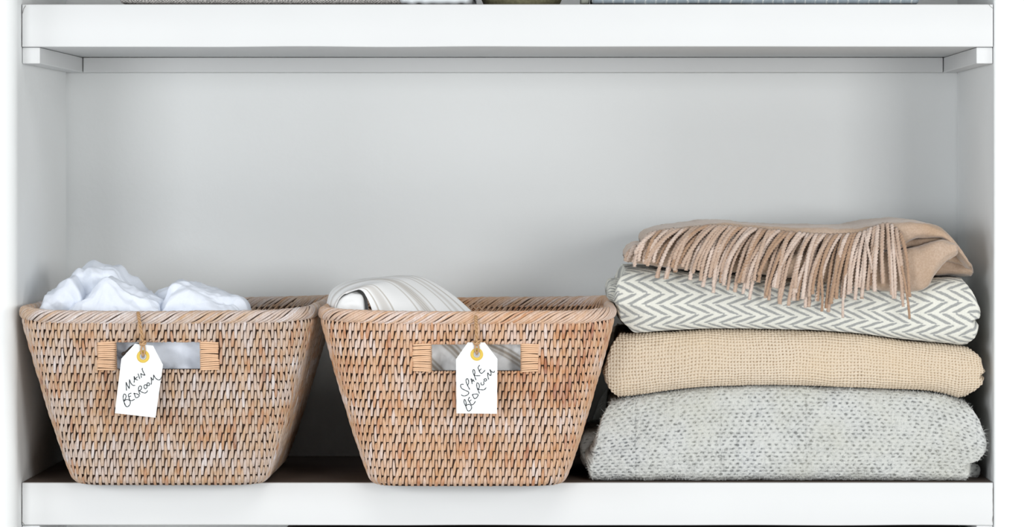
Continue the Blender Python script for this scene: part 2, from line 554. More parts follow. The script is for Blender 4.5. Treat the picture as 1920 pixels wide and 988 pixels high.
            ok &= (zt_a - zb_a) > 0.003
            S_.append(S[ok]); T_.append(zt_a[ok]); B_.append(zb_a[ok])
            n += 1
        S, T, B = map(np.concatenate, (S_, T_, B_))
        V, F, t = s.bars(S, T, B)
        mk('cane_weave', V, F, s.mat, s.root, attrs={'tint': t}, kind='stuff')
        # inside of the back wall, as far down as the eye can reach over the front rim
        S_, T_, B_ = [], [], []
        for n in range(-1, 7):
            zt = s.ztop - n * s.PITCH
            P2 = s.per(zt) / 2
            nj = int(P2 / s.SP)
            j = np.arange(-nj, nj + 1)
            j = j[((j + n) % 2 == 0) & (np.abs(j) * s.SP > P2 - 0.36)]
            S_.append(j * s.SP); T_.append(np.full(len(j), zt)); B_.append(np.full(len(j), zt - 2 * s.PITCH + slot))
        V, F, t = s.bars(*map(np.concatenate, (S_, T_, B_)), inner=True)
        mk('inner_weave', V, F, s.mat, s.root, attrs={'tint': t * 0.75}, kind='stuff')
    def rim(s):
        P_ = s.per(s.HT)
        L = 0.066
        turns = round(P_ / L)
        K_ = 12
        ns = turns * 20
        rn, rz = 0.0058, 0.0072
        parts, tints = [], []
        S = np.linspace(-P_ / 2, P_ / 2, ns + 1)[:-1]
        def centre(S):
            C, N = s.out(S, np.full_like(S, s.HT), -0.0035)
            lift = 0.0045 * np.abs((C[:, 0] - s.cx) / 0.18) ** 5 - 0.0006 + 0.0007 * vnoise(S * 14, S * 0, s.seed + 3)
            C[:, 2] += lift
            return C, N
        C, N = centre(S)
        Tn = np.roll(C, -1, 0) - np.roll(C, 1, 0)
        Tn /= np.linalg.norm(Tn, axis=1)[:, None]
        up = np.array([0, 0, 1.0])
        nc = 6
        for k in range(K_):
            th = 2 * math.pi * (np.arange(ns) / ns * turns + k / K_ + 0.02 * s.rng.normal())
            jit = 0.12 * vnoise(S * 60, S * 0 + k * 3.3, s.seed + 5)
            th = th + jit
            rad = 1 + 0.06 * vnoise(S * 90, S * 0 + k * 7.1, s.seed + 6)
            pos = C + N * (rn * np.cos(th) * rad)[:, None] + up * (rz * np.sin(th) * rad)[:, None]
            nr = N * (np.cos(th) / rn)[:, None] + up * (np.sin(th) / rz)[:, None]
            nr /= np.linalg.norm(nr, axis=1)[:, None]
            T2 = np.roll(pos, -1, 0) - np.roll(pos, 1, 0)
            T2 /= np.linalg.norm(T2, axis=1)[:, None]
            bn = np.cross(T2, nr)
            ph = np.arange(nc) * 2 * math.pi / nc
            V = pos[:, None, :] + 0.0012 * np.cos(ph)[None, :, None] * nr[:, None, :] + 0.00175 * np.sin(ph)[None, :, None] * bn[:, None, :]
            parts.append((V.reshape(-1, 3), grid_faces(ns, nc, wrap_r=True, wrap_c=True)))
            # each half turn is another piece of cane
            seg = np.floor(th / (2 * math.pi) + 0.25).astype(int)
            tv = 0.70 + 0.13 * s.rng.normal(size=turns + 6)
            broad = 0.22 * vnoise(S * 16, S * 0 + 2, s.seed + 7)
            tints.append(np.repeat(np.clip(tv[seg % len(tv)] + broad, 0.3, 1), nc))
        V, F = merge(parts)
        mk('rim_braid', V, F, s.mat, s.root, attrs={'tint': np.concatenate(tints)})
        # core under the braid
        ph = np.arange(8) * math.pi / 4
        V = C[::4, None, :] + 0.0052 * np.cos(ph)[None, :, None] * N[::4, None, :] + 0.0066 * np.sin(ph)[None, :, None] * up
        mk('rim_core', V.reshape(-1, 3), grid_faces(len(C[::4]), 8, True, True), M['core'], s.root)
    def wraps(s):
        for side, hx in ((-1, s.h0), (1, s.h1)):
            n = 14
            hgt = s.hz1 - s.hz0 + 0.001
            me = None
            for i in range(n):
                z = s.hz0 - 0.0005 + (i + 0.5) * hgt / n
                p0, _ = s.out(np.array([hx]), np.array([z]), 0.0)
                if me is None or i % 5 == 0:
                    w = 0.0205 + s.rng.normal(0, 0.0007)
                    path = np.array([(-w, 0.002), (-w + 0.0004, -0.0012), (-w * 0.75, -0.0022), (-w * 0.4, -0.0024), (-0.0015, -0.0022), (0.0008, -0.0008), (0.0014, 0.002), (0.0012, 0.0065), (-0.001, 0.0085), (-0.006, 0.0088)])
                    x = path[:, 0] * (-side) * -1 if side > 0 else path[:, 0]
                    x = path[:, 0] * (1 if side < 0 else -1)
                    P = np.stack([x, path[:, 1], 0.0004 * np.sin(np.arange(10) + i)], -1)
                    P = catmull(P, 3)
                    T = np.gradient(P, axis=0)
                    T /= np.linalg.norm(T, axis=1)[:, None]
                    N = np.cross(T, [0, 0, 1.0])
                    ph = np.arange(6) * math.pi / 3
                    V = P[:, None, :] + 0.0009 * np.cos(ph)[None, :, None] * N[:, None, :] + 0.00128 * np.sin(ph)[None, :, None] * np.array([0, 0, 1.0])
                    me = raw_mesh('cane_wrap', V.reshape(-1, 3), grid_faces(len(P), 6, wrap_c=True), M['wrap'])
                o = bpy.data.objects.new('cane_wrap', me)
                link(o, s.root)
                o.location = Vector(p0[0]) - Vector(origin(s.root)) + Vector((0, 0, s.rng.normal(0, 0.0001)))
                o.rotation_euler = (0, s.rng.normal(0, 0.012), 0)

CX1, CX2 = wx(322), wx(878.5)
b1 = Basket('wicker_basket', 'tapered wicker basket on the left, pale blue linen spilling over its rim', CX1, 0.0, M['rattan_a'], (214, 377), (641, 694), 5)
b2 = Basket('wicker_basket', 'tapered orange-toned wicker basket in the middle holding striped cotton', CX2, -0.012, M['rattan_b'], (806, 979), (645, 697), 17)

# ------------------------------------------------------------------ cloth bodies
def fold_body(name, mt, parent, T, B, xl, xr, yf, yb, r=0.02, e=0.75, re=8, du=3.0, dv=3.0, disp=None, pattern=None,
              endl=None, endr=None, coarse=12.0, label=None, front_only=True, wob=0.0, lean=0.0, seed=0, zmin=None, support=None):
    """A folded layer of cloth.  T/B: top and bottom edge as functions of px (values py at depth yf);
    xl,xr: left and right end (px); endl/endr: end offset in px as a function of w in [-1,1];
    r: depth of the front fold; lengths along the surface are handled in px units."""
    yr_ = yf
    toX = lambda px: wx(px, yr_)
    toZ = lambda py: wz(py, yr_)
    xm = 0.5 * (xl + xr)
    h = 0.5 * (B(np.array([xm])) - T(np.array([xm])))[0]           # half thickness, px
    rp = r * PPM
    depth = (yb - yf) * PPM
    # --- section: list of (y, w)
    nphi = max(8, int((2 * h + 2 * rp) / dv))
    phi = np.linspace(-math.pi / 2, math.pi / 2, nphi)
    pd = np.linspace(-math.pi / 2, math.pi / 2, 4001)
    wd = np.sign(np.sin(pd)) * np.abs(np.sin(pd)) ** e
    yd_ = rp * (1 - np.abs(np.cos(pd)) ** e)
    ld = np.concatenate([[0], np.cumsum(np.hypot(np.diff(wd * h), np.diff(yd_)))])
    nphi = max(8, int(ld[-1] / dv))
    lq = np.linspace(0, ld[-1], nphi)
    phi = np.interp(lq, ld, pd)
    w1, y1 = np.interp(lq, ld, wd), np.interp(lq, ld, yd_)
    nb = max(3, int((depth - 2 * rp) / coarse))
    yy = np.linspace(rp, depth - rp, nb + 1)[1:]
    phb = np.linspace(math.pi / 2, -math.pi / 2, 10)[1:-1]
    wb = np.sign(np.sin(phb)) * np.abs(np.sin(phb)) ** e
    ybk = depth - rp * (1 - np.abs(np.cos(phb)) ** e)
    yt2 = yy[::-1]
    Y = np.concatenate([y1, yy, ybk, yt2])
    W = np.concatenate([w1, np.ones(len(yy)), wb, -np.ones(len(yt2))])
    # --- rings
    nu = max(4, int((xr - xl - 2 * re) / du))
    xs = np.linspace(xl + re, xr - re, nu)
    q = np.linspace(0, 1, max(6, int(re / du * 1.4)))[1:]
    kk = (1 - q ** 2.2) ** (1 / 2.2)
    kk[-1] = 0.02
    xs_all = np.concatenate([(xl + re - re * q)[::-1], xs, xr - re + re * q])
    ks = np.concatenate([kk[::-1], np.ones(nu), kk])
    # near the ends only the outermost `re` px of the section shrink
    X = xs_all[:, None] + 0 * W[None, :]
    tl = np.clip(1 - (X - xl) / (0.16 * (xr - xl)), 0, 1)
    tr = np.clip(1 - (xr - X) / (0.16 * (xr - xl)), 0, 1)
    if endl is not None:
        X = X + tl * endl(W)[None, :]
    if endr is not None:
        X = X + tr * endr(W)[None, :]
    Tt, Bb = T(X), B(X)
    zc, hh = (Tt + Bb) / 2, (Bb - Tt) / 2
    # ring shrink: heights shrink fully, depth corners by about re
    k = ks[:, None]
    shrink = np.minimum(1, re * 1.3 * (1 - k) / np.maximum(hh, 1)) if False else (1 - k)
    py = zc - hh * W[None, :] * (1 - shrink)
    yc = depth / 2
    Yd = Y[None, :] + 0 * k
    ycl = np.clip(Yd, 0, depth)
    dshr = np.minimum(1, 3.0 * re / (depth / 2)) * (1 - k)
    dshr = np.where(k < 0.05, 0.6, dshr)
    Yd = yc + (ycl - yc) * (1 - dshr)
    P = np.stack([toX(X), yf + Yd / PPM, toZ(py)], -1)
    # texture coordinates: U along px, V = arc length round the front fold
    mid = len(xs_all) // 2
    sec = np.stack([Y, (zc[mid] - hh[mid] * W)], -1)
    dl = np.concatenate([[0], np.cumsum(np.linalg.norm(np.diff(sec, axis=0), axis=1))])
    Vv = dl - np.interp(0, phi, dl[:nphi])
    U, Vc = X, Vv[None, :] + 0 * X
    gu = np.gradient(P, axis=0)
    gv = np.roll(P, -1, 1) - np.roll(P, 1, 1)
    Nn = np.cross(gu, gv)
    Nn /= np.linalg.norm(Nn, axis=2)[..., None] + 1e-12
    c = P.mean(axis=(0, 1))
    if np.sum(Nn * (P - c)) < 0:
        Nn = -Nn
    damp = np.minimum(1, k * 1.2)
    if wob:
        P = P + Nn * (wob * (vnoise(U / 55 + seed, Vc / 45, 21) + 0.4 * vnoise(U / 21, Vc / 19 + seed, 22)) * damp)[..., None]
    if lean:
        P[..., 1] += lean * (P[..., 2] - P[..., 2].min())
    if disp is not None:
        P = P + Nn * (disp(U, Vc) * damp)[..., None]
    if zmin is not None:
        P[..., 2] = np.maximum(P[..., 2], zmin)
    if support is not None:      # rest on what lies beneath, wherever it is behind that thing's front
        zs = CZ - (support(VX + P[..., 0] * PPM) - VY) / PPM + 0.0006
        P[..., 2] = np.where(P[..., 1] > 0.002, np.maximum(P[..., 2], zs), P[..., 2])
    at = {'pat': pattern(U, Vc)} if pattern is not None else None
    n0, n1 = P.shape[:2]
    F = grid_faces(n0, n1, wrap_c=True)
    o = mk(name, P.reshape(-1, 3), F, mt, parent, attrs=at, label=label)
    # close the ends
    bm_f = [list(range(n1)), [(n0 - 1) * n1 + i for i in range(n1)][::-1]]
    me = o.data
    nl = len(me.loops)
    me.loops.add(2 * n1)
    me.polygons.add(2)
    for i, f in enumerate(bm_f):
        p = me.polygons[len(me.polygons) - 2 + i]
        p.loop_start = nl + i * n1
        for j, vi in enumerate(f):
            me.loops[nl + i * n1 + j].vertex_index = vi
    me.update(calc_edges=True)
    me.validate()
    return o, P, Nn, U, Vc

# ---- bottom blanket: grey fleecy wool
ST_Z = 0.0008
t1 = curve([(1085, 775), (1110, 768), (1130, 758), (1180, 748), (1250, 737), (1330, 729), (1460, 726), (1560, 729), (1640, 732), (1740, 737), (1800, 752), (1850, 775)])
floor_py = 905 - ST_Z * PPM
g_root = thing('folded_blanket', 'thick fluffy light grey wool blanket at the bottom of the stack', 'blanket', (wx(1480), 0.15, 0.0), 'folded blankets on the lower shelf')
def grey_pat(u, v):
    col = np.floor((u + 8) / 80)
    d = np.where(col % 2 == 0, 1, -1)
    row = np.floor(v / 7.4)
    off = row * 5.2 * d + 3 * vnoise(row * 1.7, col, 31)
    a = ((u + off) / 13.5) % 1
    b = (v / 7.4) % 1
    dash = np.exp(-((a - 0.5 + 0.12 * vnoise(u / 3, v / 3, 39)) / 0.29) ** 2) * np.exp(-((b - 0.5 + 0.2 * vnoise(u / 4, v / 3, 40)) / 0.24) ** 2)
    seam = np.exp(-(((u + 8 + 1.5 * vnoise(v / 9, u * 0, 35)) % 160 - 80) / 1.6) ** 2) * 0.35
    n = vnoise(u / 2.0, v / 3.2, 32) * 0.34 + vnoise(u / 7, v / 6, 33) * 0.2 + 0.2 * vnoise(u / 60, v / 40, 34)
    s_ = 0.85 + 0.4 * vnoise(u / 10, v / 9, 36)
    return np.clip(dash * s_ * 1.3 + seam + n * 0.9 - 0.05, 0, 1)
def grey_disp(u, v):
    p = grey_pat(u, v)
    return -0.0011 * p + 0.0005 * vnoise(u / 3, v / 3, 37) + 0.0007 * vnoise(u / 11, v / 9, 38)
gb = lambda x: 0 * x + floor_py
wend = curve([(-1, -38), (-0.85, -30), (-0.62, -40), (-0.45, -12), (-0.1, -2), (0.3, 0), (0.7, -8), (1, -30)])
wendl = curve([(-1, 0), (-0.7, -4), (-0.3, 4), (0.3, 14), (0.7, 22), (1, 40)])
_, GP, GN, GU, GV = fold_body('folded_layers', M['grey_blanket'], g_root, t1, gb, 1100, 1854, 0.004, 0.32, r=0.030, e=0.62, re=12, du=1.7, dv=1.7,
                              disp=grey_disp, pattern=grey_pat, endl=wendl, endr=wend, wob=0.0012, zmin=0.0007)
# the small turned-in layers at both ends
fold_body('inner_layer', M['grey_blanket'], g_root, curve([(1086, 822), (1100, 812), (1130, 808), (1200, 808)]), curve([(1086, 868), (1100, 880), (1130, 884), (1200, 884)]), 1086, 1190, 0.05, 0.27, r=0.02, re=10,
          disp=grey_disp, pattern=grey_pat, wob=0.001)
fold_body('inner_layer', M['grey_blanket'], g_root, curve([(1740, 868), (1800, 868), (1838, 872)]), curve([(1740, 897), (1838, 897)]), 1740, 1840, 0.055, 0.29, r=0.01, re=8,
          disp=grey_disp, pattern=grey_pat, wob=0.001)
# loose wool hairs
rng = np.random.RandomState(3)
mask = (np.abs(GV) < 130) & (GP[..., 1] < 0.05)
idx = np.argwhere(mask)
pick = idx[rng.randint(0, len(idx), 16000)]
Vh, Fh = [], []
for a, b in pick:
    p, n_ = GP[a, b], GN[a, b]
    ln = rng.uniform(0.002, 0.0055)
    d = rng.normal(size=3) * 0.9 + n_ * 0.55 + np.array([0, 0, 0.25])
    d /= np.linalg.norm(d)
    d2 = d + rng.normal(size=3) * 0.5
    w = np.cross(d, n_)
    w = w / (np.linalg.norm(w) + 1e-9) * 0.00017
    m_, e_ = p + d * ln * 0.5, p + d * ln * 0.5 + d2 * ln * 0.4
    i0 = len(Vh)
    Vh += [p - w, p + w, m_ + w * 0.8, m_ - w * 0.8, e_ + w * 0.2, e_ - w * 0.2]
    Fh += [(i0, i0 + 1, i0 + 2, i0 + 3), (i0 + 3, i0 + 2, i0 + 4, i0 + 5)]
Vh = np.array(Vh)
Vh[:, 2] = np.maximum(Vh[:, 2], 0.0012)
mk('wool_hairs', Vh, np.array(Fh), M['fuzz'], g_root, kind='stuff')

# ---- cream woven blanket
t2 = curve([(1128, 655), (1140, 634), (1155, 627), (1185, 627), (1250, 623), (1350, 619), (1500, 621), (1600, 627), (1700, 640), (1800, 650), (1848, 660)])
b2c = lambda x: t1(x) + np.interp(x, [1125, 1150, 1250, 1700, 1800, 1850], [-20, -4, 0, -1, -5, -34])
def cream_geo(u, v):
    c = 6.1
    uu = u + 1.2 * vnoise(u / 17, v / 13, 41) + 0.5 * vnoise(u / 60, v / 50, 44) * 6
    vv = v + 1.0 * vnoise(u / 13, v / 17, 42) + 0.5 * vnoise(u / 60, v / 50, 45) * 6
    a, b = uu / c, vv / c
    ia, ib = np.round(a), np.round(b)
    ca, cb = np.abs(np.cos(math.pi * (a - ia))), np.abs(np.cos(math.pi * (b - ib)))
    par = np.where((ia + ib) % 2 == 0, 1.0, -1.0)
    warp = ca ** 0.8 * (0.62 + 0.38 * par * cb)
    weft = cb ** 0.8 * (0.62 - 0.38 * par * ca)
    hgt = np.maximum(warp, weft)
    return hgt * (1 + 0.15 * vnoise(a, b, 43))
cream_disp = lambda u, v: 0.0026 * (cream_geo(u, v) - 0.8)
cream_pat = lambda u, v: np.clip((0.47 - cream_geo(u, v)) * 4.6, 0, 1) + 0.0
c_root = thing('folded_blanket', 'cream open-weave cotton blanket resting on the fluffy grey one', 'blanket', (wx(1490), 0.15, wz(745)), 'folded blankets on the lower shelf')
cend = curve([(-1, -26), (-0.75, -8), (-0.5, -1), (-0.2, -8), (0.15, 0), (0.5, -3), (0.8, -4), (1, -22)])
cendl = curve([(-1, 22), (-0.7, 4), (-0.2, 0), (0.3, 4), (0.7, 10), (1, 26)])
fold_body('folded_layers', M['cream'], c_root, t2, b2c, 1129, 1850, 0.003, 0.31, r=0.030, e=0.66, re=12, du=1.35, dv=1.35, disp=cream_disp, pattern=cream_pat, support=lambda x: t1(x) - 1.5,
          endl=cendl, endr=cend, wob=0.001)

# ---- chevron blanket
t3 = curve([(1150, 520), (1160, 508), (1200, 506), (1300, 512), (1400, 518), (1600, 528), (1700, 530), (1780, 522), (1815, 524), (1842, 545)])
b3 = lambda x: t2(x) - np.interp(x, [1150, 1185, 1210, 1500, 1800, 1842], [8, -1, -1.0, -1.0, 2, 14])
def chev(u, v):
    band = 17.5
    vv = v + 3 + 1.5 * vnoise(u / 70, v / 70, 51)
    tri = np.abs((vv / band) % 2 - 1)            # 1..0..1
    bi = np.floor(vv / band)
    s_ = (u + tri * band * 2.35 + 1.2 * vnoise(u / 6, v / 5, 52)) / 26.5 + 0.22 * bi
    w = np.abs((s_ % 1) - 0.5) * 2               # 0..1 triangle
    fr = (vv / band) % 1
    edge = np.minimum(fr, 1 - fr) * band         # px to the band's border
    return w - 0.05 - 0.4 * np.clip(1 - edge / 1.5, 0, 1)
chev_pat = lambda u, v: np.clip((chev(u, v) - 0.5) * 3.0 + 0.5 + 0.18 * vnoise(u / 1.7, v / 1.7, 53), 0, 1)
chev_disp = lambda u, v: 0.0005 * (0.5 - chev_pat(u, v)) + 0.0002 * vnoise(u / 2, v / 2, 54)
h_root = thing('folded_blanket', 'grey and ivory chevron wool blanket lying under the fringed throw', 'blanket', (wx(1490), 0.15, wz(625)), 'folded blankets on the lower shelf')
hend = curve([(-1, -16), (-0.85, -5), (-0.62, -2), (-0.42, -10), (-0.28, -14), (-0.1, -2), (0.3, 0), (0.6, -6), (1, -28)])
hendl = curve([(-1, 44), (-0.85, 24), (-0.6, 6), (-0.2, 3), (0.3, 0), (0.6, 2), (1, 16)])
fold_body('folded_layers', M['chevron'], h_root, t3, b3, 1150, 1841, 0.000, 0.30, r=0.026, e=0.68, re=10, du=1.6, dv=1.6, disp=chev_disp, pattern=chev_pat, support=lambda x: t2(x) - 1.5,
          endl=hendl, endr=hend, wob=0.0012)
fold_body('inner_layer', M['chevron'], h_root, curve([(1136, 540), (1145, 532), (1160, 530), (1230, 530)]), curve([(1136, 562), (1152, 570), (1161, 600), (1172, 610), (1230, 612)]), 1137, 1220, 0.05, 0.27, r=0.02, re=8,
          disp=chev_disp, pattern=chev_pat, du=2, dv=2, wob=0.001)

# ---- camel throw with fringe
th_root = thing('fringed_throw', 'camel brown wool throw with long fringe on top of the stack', 'throw', (wx(1500), 0.14, wz(510)))
fur = lambda u, v: 0.0004 * vnoise(u / 2.5, v / 2.5, 61) + 0.0008 * vnoise(u / 14, v / 11, 62)
CL = M['camel']
# top layer
fold_body('upper_fold', CL, th_root,
          curve([(1205, 446), (1225, 434), (1250, 428), (1300, 422), (1340, 418), (1400, 422), (1500, 427), (1600, 427), (1650, 420), (1700, 414), (1740, 418), (1768, 430), (1783, 441), (1800, 462), (1824, 500)]),
          curve([(1205, 474), (1300, 478), (1500, 478), (1640, 474), (1690, 463), (1712, 450), (1740, 446), (1765, 447), (1783, 460), (1800, 480), (1824, 508)]),
          1206, 1823, -0.011, 0.275, r=0.014, e=0.8, re=8, du=3, dv=3, disp=fur, support=t3, wob=0.0016, seed=3)
# thin middle layer
fold_body('middle_fold', CL, th_root, curve([(1600, 458), (1680, 456), (1710, 448), (1740, 444), (1770, 444), (1795, 456)]), curve([(1600, 474), (1680, 468), (1720, 462), (1760, 452), (1795, 462)]),
          1600, 1792, 0.010, 0.25, r=0.006, e=0.9, re=6, du=3, dv=2, disp=fur, support=t3, wob=0.0006, seed=5)
# big lower lobe that droops over the chevron blanket
fold_body('lower_fold', CL, th_root, curve([(1400, 476), (1600, 474), (1690, 470), (1720, 462), (1750, 456), (1775, 452), (1800, 458)]),
          curve([(1400, 512), (1500, 524), (1600, 536), (1690, 548), (1722, 548), (1742, 538), (1754, 515), (1768, 497), (1785, 484), (1800, 474)]),
          1400, 1800, -0.022, 0.22, r=0.018, e=0.75, re=8, du=3, dv=3, disp=fur, support=t3, wob=0.0018, seed=8)
# layers behind on the right
fold_body('back_fold', CL, th_root, curve([(1700, 490), (1750, 484), (1790, 482), (1815, 492), (1828, 505)]), curve([(1700, 518), (1780, 516), (1828, 518)]),
          1700, 1828, 0.03, 0.24, r=0.012, e=0.8, re=8, du=3, dv=3, disp=fur, support=t3, wob=0.0015, seed=11)
fold_body('back_fold', CL, th_root, curve([(1740, 462), (1785, 462), (1805, 476), (1826, 498)]), curve([(1740, 488), (1790, 494), (1826, 508)]),
          1740, 1826, 0.018, 0.24, r=0.010, e=0.8, re=6, du=3, dv=3, disp=fur, support=t3, wob=0.001, seed=12)
# lower layer on the left, mostly under the fringe
fold_body('lower_left_fold', CL, th_root, curve([(1172, 478), (1182, 466), (1200, 460), (1300, 462), (1420, 470)]), curve([(1172, 490), (1200, 496), (1300, 506), (1420, 514)]),
          1172, 1440, 0.006, 0.24, r=0.014, e=0.8, re=8, du=3, dv=3, disp=fur, support=t3, wob=0.001, seed=14)

# fringe
line = curve([(1205, 446), (1225, 436), (1260, 432), (1300, 428), (1335, 424), (1380, 426), (1440, 432), (1500, 438), (1560, 441), (1610, 438), (1640, 426), (1665, 420), (1690, 438)])
leanf = curve([(1205, -14), (1240, -36), (1300, -52), (1400, -50), (1500, -44), (1600, -34), (1640, -12), (1665, 6), (1690, 16)])
endf = curve([(1205, 488), (1250, 494), (1330, 506), (1400, 524), (1480, 540), (1560, 560), (1620, 556), (1650, 540), (1690, 566)])
rng = np.random.RandomState(8)
def strand(x0, y0, x1, y1, rad, ya, yb_, bend=0.35, seed=0):
    """one tassel cord from px (x0,y0) to (x1,y1); ya, yb_ depth at both ends"""
    n = 60
    t = np.linspace(0, 1, n)
    # first runs outward then falls
    x = x0 + (x1 - x0) * (1 - (1 - t) ** (1 + bend)) + 1.6 * np.sin(t * 6 + seed) * t
    y = y0 + (y1 - y0) * t ** (1 + bend)
    dep = ya + (yb_ - ya) * np.minimum(1, t * 2.2) ** 0.7 + 0.0008 * np.sin(t * 5 + seed * 2)
    P = np.stack([[wx(a, d) for a, d in zip(x, dep)], dep, [wz(b, d) for b, d in zip(y, dep)]], -1)
    r = np.full(n, rad) * (1 + 0.12 * vnoise(t * 9, t * 0 + seed, 71))
    P = np.vstack([P[0] - (P[1] - P[0]) * 0.1, P, P[-1] + (P[-1] - P[-2]) * 0.12])
    r = np.concatenate([[r[0]], r, [r[-1]]])
    return tube_geo(P, r, 10, lobes=2, twist=780, lobe_amp=0.24, rough=0.09, seed=seed)
i = 0
x = 1214.0
while x < 1692:
    f = 0
    ln = endf(np.array([x]))[0] + rng.normal(0, 9)
    dx = leanf(np.array([x]))[0] * rng.uniform(0.6, 1.35)
    V, F = strand(x, line(np.array([x]))[0], x + dx, ln, rng.uniform(0.0021, 0.0028), -0.0115, -0.031 + rng.uniform(-0.003, 0.003), rng.uniform(0.2, 0.5), i)
    mk('tassel', V, F, M[('tassel', 'tassel', 'tassel_pale', 'tassel_dark')[rng.randint(4)]], th_root)
    i += 1
    x += rng.uniform(5.5, 9.5)
# second row, underneath and longer
x = 1236.0
while x < 1640:
    ln = endf(np.array([x]))[0] + rng.uniform(-10, 30)
    dx = leanf(np.array([x]))[0] * rng.uniform(0.6, 0.9)
    V, F = strand(x, line(np.array([x]))[0] + 12, x + dx, ln, rng.uniform(0.002, 0.0026), -0.0115, -0.027, 0.35, i)
    mk('tassel', V, F, M[('tassel', 'tassel', 'tassel_pale', 'tassel_dark')[rng.randint(4)]], th_root)
    i += 1
    x += rng.uniform(9, 15)
# long stragglers and the curled ones at the far left
for x0, y0, x1, y1 in ((1676, 430, 1706, 598), (1672, 428, 1695, 575), (1664, 424, 1676, 560), (1590, 470, 1580, 596), (1648, 430, 1632, 512), (1622, 436, 1634, 505), (1540, 470, 1541, 584)):
    V, F = strand(x0, y0, x1, y1, 0.0017, -0.012, -0.033, 0.1, i)
    mk('tassel', V, F, M[('tassel', 'tassel', 'tassel_pale', 'tassel_dark')[rng.randint(4)]], th_root)
    i += 1
for x0, y0, x1, y1 in ((1192, 462, 1176, 491), (1203, 456, 1190, 492), (1214, 450, 1200, 490), (1224, 446, 1206, 478), (1186, 468, 1171, 489)):
    V, F = strand(x0, y0, x1, y1, 0.0024, 0.006, -0.006, 0.3, i)
    mk('tassel', V, F, M[('tassel', 'tassel', 'tassel_pale', 'tassel_dark')[rng.randint(4)]], th_root)
    i += 1

# ------------------------------------------------------------------ linens in the baskets
def crumple(seed, amp=0.004, sc=70.0):
    rr = np.random.RandomState(seed)
    dirs = [(math.cos(a), math.sin(a), rr.uniform(0, 50)) for a in rr.uniform(0, math.pi, 5)]
    def f(u, v):
        uu = u + 14 * vnoise(u / 60, v / 60, seed)
        vv = v + 18 * vnoise(u / 60, v / 60, seed + 1)
        out = 0
        for k, (c, s_, o) in enumerate(dirs):
            q = (uu * c + vv * s_) / (sc * (0.6 + 0.25 * k)) + o
            out = out + (0.5 - np.abs((q % 1) - 0.5) * 2) * (0.9 - 0.12 * k)
        return amp * out * 1.0 + 0.0006 * vnoise(u / 9, v / 9, seed + 2)
    def g(u, v):
        c, s_ = math.cos(seed * 1.7), math.sin(seed * 1.7)
        a, b = (u * c + v * s_), (v * c - u * s_)
        rdg = np.abs(vnoise(a / 46, b / 24, seed + 3))
        rd2 = np.abs(vnoise(b / 30, a / 17, seed + 4))
        return f(u, v) + amp * (0.9 * (0.4 - rdg) + 0.55 * (0.3 - rd2))
    return g

l_root = thing('folded_linen', 'crumpled pale blue linen heaped in the left basket', 'linen', (CX1, 0.12, 0.01))
LN = M['linen']
cst = lambda v: (lambda x: 0 * x + v)
# body of the heap, also seen through the hand hole
fold_body('fold', LN, l_root, curve([(150, 604), (200, 600), (420, 600), (485, 608)]), cst(760), 145, 485, -0.052, 0.22, r=0.03, re=20, du=4, dv=4, disp=crumple(81, 0.006, 90), seed=1)
# left flap
fold_body('fold', LN, l_root, curve([(70, 586), (76, 562), (82, 550), (96, 545), (112, 531), (130, 521), (140, 532), (150, 552), (158, 585)]), cst(625), 69, 160, -0.005, 0.12, r=0.02, re=4, du=1.5, dv=1.5,
          disp=crumple(82, 0.003, 60), seed=2)
# large front sheet
fold_body('fold', LN, l_root, curve([(122, 590), (135, 572), (150, 560), (170, 543), (196, 519), (205, 522), (225, 536), (250, 546), (275, 556), (296, 566), (302, 590)]), cst(630), 121, 303, -0.02, 0.08, r=0.035, e=0.9, re=4, du=1.5, dv=1.5,
          disp=crumple(83, 0.0035, 80), seed=3)
# tall crest behind
fold_body('fold', LN, l_root, curve([(100, 562), (118, 536), (132, 518), (145, 504), (165, 498), (185, 498), (205, 504), (222, 522), (245, 540), (268, 560)]), cst(620), 98, 270, 0.03, 0.16, r=0.03, e=0.9, re=5, du=1.5, dv=1.5,
          disp=crumple(84, 0.004, 75), seed=4)
# right-hand heap
fold_body('fold', LN, l_root, curve([(298, 590), (303, 572), (312, 556), (318, 540), (335, 534), (360, 538), (385, 546), (415, 556), (440, 562), (450, 572), (456, 592)]), cst(630), 297, 457, -0.012, 0.10, r=0.03, e=0.9, re=4, du=1.5, dv=1.5,
          disp=crumple(85, 0.004, 70), seed=5)
fold_body('fold', LN, l_root, curve([(280, 558), (300, 545), (318, 534), (345, 534), (375, 540), (400, 560)]), cst(600), 279, 402, 0.05, 0.16, r=0.02, e=0.9, re=4, du=1.5, dv=1.5,
          disp=crumple(86, 0.004, 70), seed=6)

s_root = thing('folded_linen', 'white cotton cloth with taupe stripes folded into the middle basket', 'linen', (CX2, 0.11, 0.01))
def stripes_hole(u, v):
    q = ((u * 0.72 + v * 0.95) + 9 * vnoise(u / 40, v / 40, 91)) / 62
    q = q % 1
    return np.clip(np.exp(-((q - 0.3) / 0.07) ** 2) * 0.9 + np.exp(-((q - 0.47) / 0.035) ** 2) * 0.8 + np.exp(-((q - 0.15) / 0.035) ** 2) * 0.7, 0, 1)
fold_body('fold', M['stripe'], s_root, curve([(700, 612), (760, 604), (980, 604), (1045, 612)]), cst(760), 705, 1045, -0.062, 0.20, r=0.03, re=20, du=2, dv=2, disp=crumple(92, 0.004, 110), pattern=stripes_hole, seed=1)
white = lambda u, v: 0 * u
fold_body('fold', M['stripe'], s_root, curve([(620, 592), (628, 568), (643, 553), (662, 547), (676, 552), (684, 572), (686, 595)]), cst(640), 620, 684, -0.026, 0.06, r=0.02, e=0.9, re=4, du=2, dv=2, disp=crumple(93, 0.0012, 60), pattern=white, seed=2)
